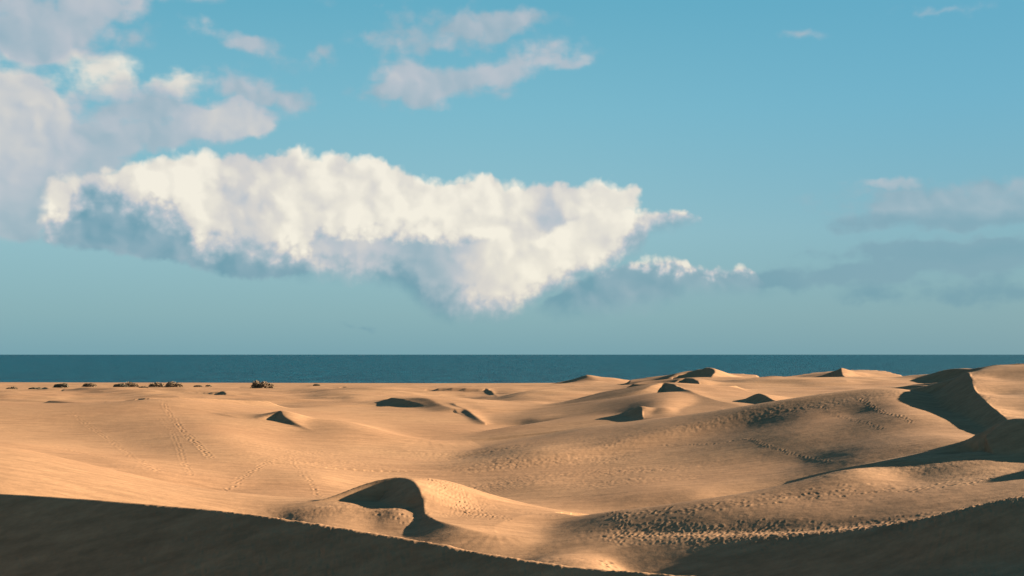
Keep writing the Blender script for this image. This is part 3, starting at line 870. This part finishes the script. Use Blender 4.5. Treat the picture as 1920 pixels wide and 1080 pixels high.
# quads of the fan shaped sheet (ring closed)
ii, jj = np.meshgrid(np.arange(NR - 1), np.arange(NC), indexing='ij')
j2 = (jj + 1) % NC
quads = np.stack([ii * NC + jj, ii * NC + j2, (ii + 1) * NC + j2, (ii + 1) * NC + jj], -1).reshape(-1, 4)
dunes = mesh_from_arrays('sand_dunes', np.stack([x, y, z], -1), quads, [M_SAND])
tag(dunes, kind='structure')
print('dune verts', len(x), 'cols', NC, 'rows', NR)


def ground(px_, py_):
    """height of the built ground under a plan position"""
    r0 = math.hypot(px_, py_); a0 = math.degrees(math.atan2(px_, py_))
    return float(Z2[min(np.searchsorted(rr, r0), NR - 1), min(np.searchsorted(azs, a0), NC - 1)])


# ------------------------------------------------------------------ sea
def sea_mat():
    m, t, b = new_mat('sea_water')
    n = t.nodes.new; L = t.links.new
    geo = n('ShaderNodeNewGeometry')
    b.inputs['Base Color'].default_value = (.0012, .040, .052, 1)
    b.inputs['Roughness'].default_value = .5
    b.inputs['IOR'].default_value = 1.33
    b.inputs['Specular IOR Level'].default_value = .12
    mp = n('ShaderNodeMapping'); mp.inputs['Scale'].default_value = (.035, .011, 1)
    L(geo.outputs['Position'], mp.inputs['Vector'])
    n1 = n('ShaderNodeTexNoise'); n1.inputs['Scale'].default_value = 1.0; n1.inputs['Detail'].default_value = 9; n1.inputs['Roughness'].default_value = .75
    L(mp.outputs[0], n1.inputs['Vector'])
    rc = n('ShaderNodeValToRGB'); rc.color_ramp.elements[0].position = .36; rc.color_ramp.elements[0].color = (.0004, .026, .045, 1)
    rc.color_ramp.elements[1].position = .66; rc.color_ramp.elements[1].color = (.0012, .053, .082, 1)
    L(n1.outputs['Fac'], rc.inputs['Fac']); L(rc.outputs['Color'], b.inputs['Base Color'])
    bp = n('ShaderNodeBump'); bp.inputs['Strength'].default_value = 1.0; bp.inputs['Distance'].default_value = 9
    L(n1.outputs['Fac'], bp.inputs['Height']); L(bp.outputs['Normal'], b.inputs['Normal'])
    return m


S = 90000.0
sea = mesh_from_arrays('sea', np.array([(-S, -S, 0), (S, -S, 0), (S, S, 0), (-S, S, 0)], float), np.array([[0, 1, 2, 3]]), [sea_mat()], False)
sea['kind'] = 'structure'


# ------------------------------------------------------------------ wind-bitten shrubs on their hummocks near the beach
def plain_mat(name, c1, c2, rough=.9, scale=3.0):
    m, t, b = new_mat(name)
    n = t.nodes.new; L = t.links.new
    tc_ = n('ShaderNodeNewGeometry'); nz = n('ShaderNodeTexNoise'); nz.inputs['Scale'].default_value = scale; nz.inputs['Detail'].default_value = 4
    L(tc_.outputs['Position'], nz.inputs['Vector'])
    r1 = n('ShaderNodeValToRGB'); r1.color_ramp.elements[0].position = .35; r1.color_ramp.elements[0].color = (*c1, 1)
    r1.color_ramp.elements[1].position = .65; r1.color_ramp.elements[1].color = (*c2, 1)
    L(nz.outputs['Fac'], r1.inputs['Fac']); L(r1.outputs['Color'], b.inputs['Base Color'])
    b.inputs['Roughness'].default_value = rough
    return m


M_LEAF = plain_mat('dry_scrub', (.11, .08, .045), (.24, .16, .09), .9, 1.2)
M_LEAF2 = plain_mat('grey_green_scrub', (.085, .08, .05), (.17, .135, .085), .9, 1.2)
M_TWIG = plain_mat('twig', (.09, .06, .04), (.15, .10, .07), .9, 4)


def py_mesh(name, verts, faces, mat_, parent=None):
    me = bpy.data.meshes.new(name); me.from_pydata(verts, [], faces); me.materials.append(mat_); me.update()
    o = bpy.data.objects.new(name, me); col.objects.link(o); o.parent = parent
    return o


def shrub(px, py, r, wide, high, label, leaf, seed, lobes=3):
    """a low mound of scrub: leafy clumps over bare twigs, blown over to one side"""
    rg = np.random.RandomState(seed)
    gx, gy, _ = P(px, py, r)
    root = bpy.data.objects.new('shrub', None); col.objects.link(root)
    root.location = (gx, gy, ground(gx, gy) - .1)
    high *= 1.35
    tag(root, label, 'shrub', 'scrub mounds dotted along the back of the beach')
    V, Fc = [], []
    cs = [((i - (lobes - 1) / 2) * wide / lobes * .8 + rg.normal(0, .1 * wide / lobes), rg.normal(0, wide * .1), rg.uniform(.65, 1.0)) for i in range(lobes)]
    nleaf = int(800 + 420 * wide)
    for k in range(nleaf):
        cx, cy, hs = cs[rg.randint(lobes)]
        a = rg.uniform(0, 2 * math.pi); u = rg.uniform(0, 1) ** .5
        rx = wide / lobes * (1.0 if lobes > 1 else .6); h = high * hs
        e = rg.uniform(.55, 1.02)
        th = math.acos(rg.uniform(0, 1))
        p = np.array([cx + rx * e * math.sin(th) * math.cos(a), cy + rx * .8 * e * math.sin(th) * math.sin(a), h * e * math.cos(th)])
        p *= 1 + .10 * math.sin(5 * a + seed) * math.sin(3 * th)
        s_ = rg.uniform(.18, .42)
        d1 = rg.normal(size=3); d1 /= np.linalg.norm(d1); d2 = np.cross(d1, rg.normal(size=3)); d2 /= np.linalg.norm(d2)
        b0 = len(V)
        V += [tuple(p - d1 * s_), tuple(p + d2 * s_ * .45), tuple(p + d1 * s_), tuple(p - d2 * s_ * .45)]
        Fc.append((b0, b0 + 1, b0 + 2, b0 + 3))
    py_mesh('foliage', V, Fc, leaf, root)
    V, Fc = [], []
    for k in range(14 * lobes):
        cx, cy, hs = cs[rg.randint(lobes)]
        a = rg.uniform(0, 2 * math.pi); th = rg.uniform(.1, 1.25)
        L_ = high * hs * rg.uniform(.65, .98) / max(.5, math.cos(th) + .3)
        p0 = np.array([cx + rg.normal(0, .2), cy + rg.normal(0, .2), -.1]); w = .035
        p1 = p0 + L_ * np.array([math.sin(th) * math.cos(a), math.sin(th) * math.sin(a), math.cos(th)])
        b0 = len(V)
        for q, ww in ((p0, w), (p1, w * .3)):
            for j in range(3):
                V.append((q[0] + ww * math.cos(j * 2.094), q[1] + ww * math.sin(j * 2.094), q[2]))
        Fc += [(b0, b0 + 1, b0 + 4, b0 + 3), (b0 + 1, b0 + 2, b0 + 5, b0 + 4), (b0 + 2, b0, b0 + 3, b0 + 5)]
    py_mesh('branches', V, Fc, M_TWIG, root)['kind'] = 'stuff'
    return root


SHRUBS = [
 (115, 725, 590, 6.0, 1.7, 'low spreading shrub trailing a sandy tail, outermost of the larger ones', M_LEAF2, 1, 3),
 (170, 724, 600, 5.2, 1.9, 'round domed shrub standing alone between two longer clumps', M_LEAF, 2, 2),
 (226, 723, 600, 6.5, 1.6, 'long flat shrub clump touching a smaller paler one beside it', M_LEAF2, 3, 3),
 (246, 721.5, 620, 4.6, 1.9, 'small pale shrub at the end of the long flat clump', M_LEAF, 4, 2),
 (293, 723.5, 590, 6.2, 2.4, 'tall ragged shrub with a dark base, beside a rounder brown one', M_LEAF, 5, 3),
 (325, 725, 580, 5.2, 2.0, 'rounded brown shrub just to the side of the tall ragged one', M_LEAF, 6, 2),
 (492, 722.5, 590, 9.8, 2.7, 'largest shrub, a rusty brown mound standing apart near the water', M_LEAF, 7, 4),
 (371, 724, 600, 3.0, .9, 'tiny dark shrub between the rounded brown one and the rusty mound', M_LEAF2, 8, 2),
 (391, 723, 610, 2.4, .7, 'second tiny shrub in the gap, the one nearer the rusty mound', M_LEAF2, 9, 1),
 (268, 731, 500, 3.4, 1.1, 'small dark shrub on flat sand in front of the shrub line', M_LEAF, 10, 2),
 (207, 728, 530, 2.2, .8, 'tiny tuft of scrub on bare sand in front of the long flat clump', M_LEAF, 11, 1),
 (22, 727.5, 540, 3.4, .8, 'thin low shrub nearest the edge of the picture on the far plain', M_LEAF, 12, 2),
 (66, 728, 530, 3.6, .6, 'flat scrap of scrub between the thin edge shrub and the trailing one', M_LEAF2, 13, 2),
 (592, 719.5, 640, 2.8, .7, 'lone speck of scrub on the beach past the rusty mound', M_LEAF2, 14, 1),
]
for q in SHRUBS:
    shrub(*q)
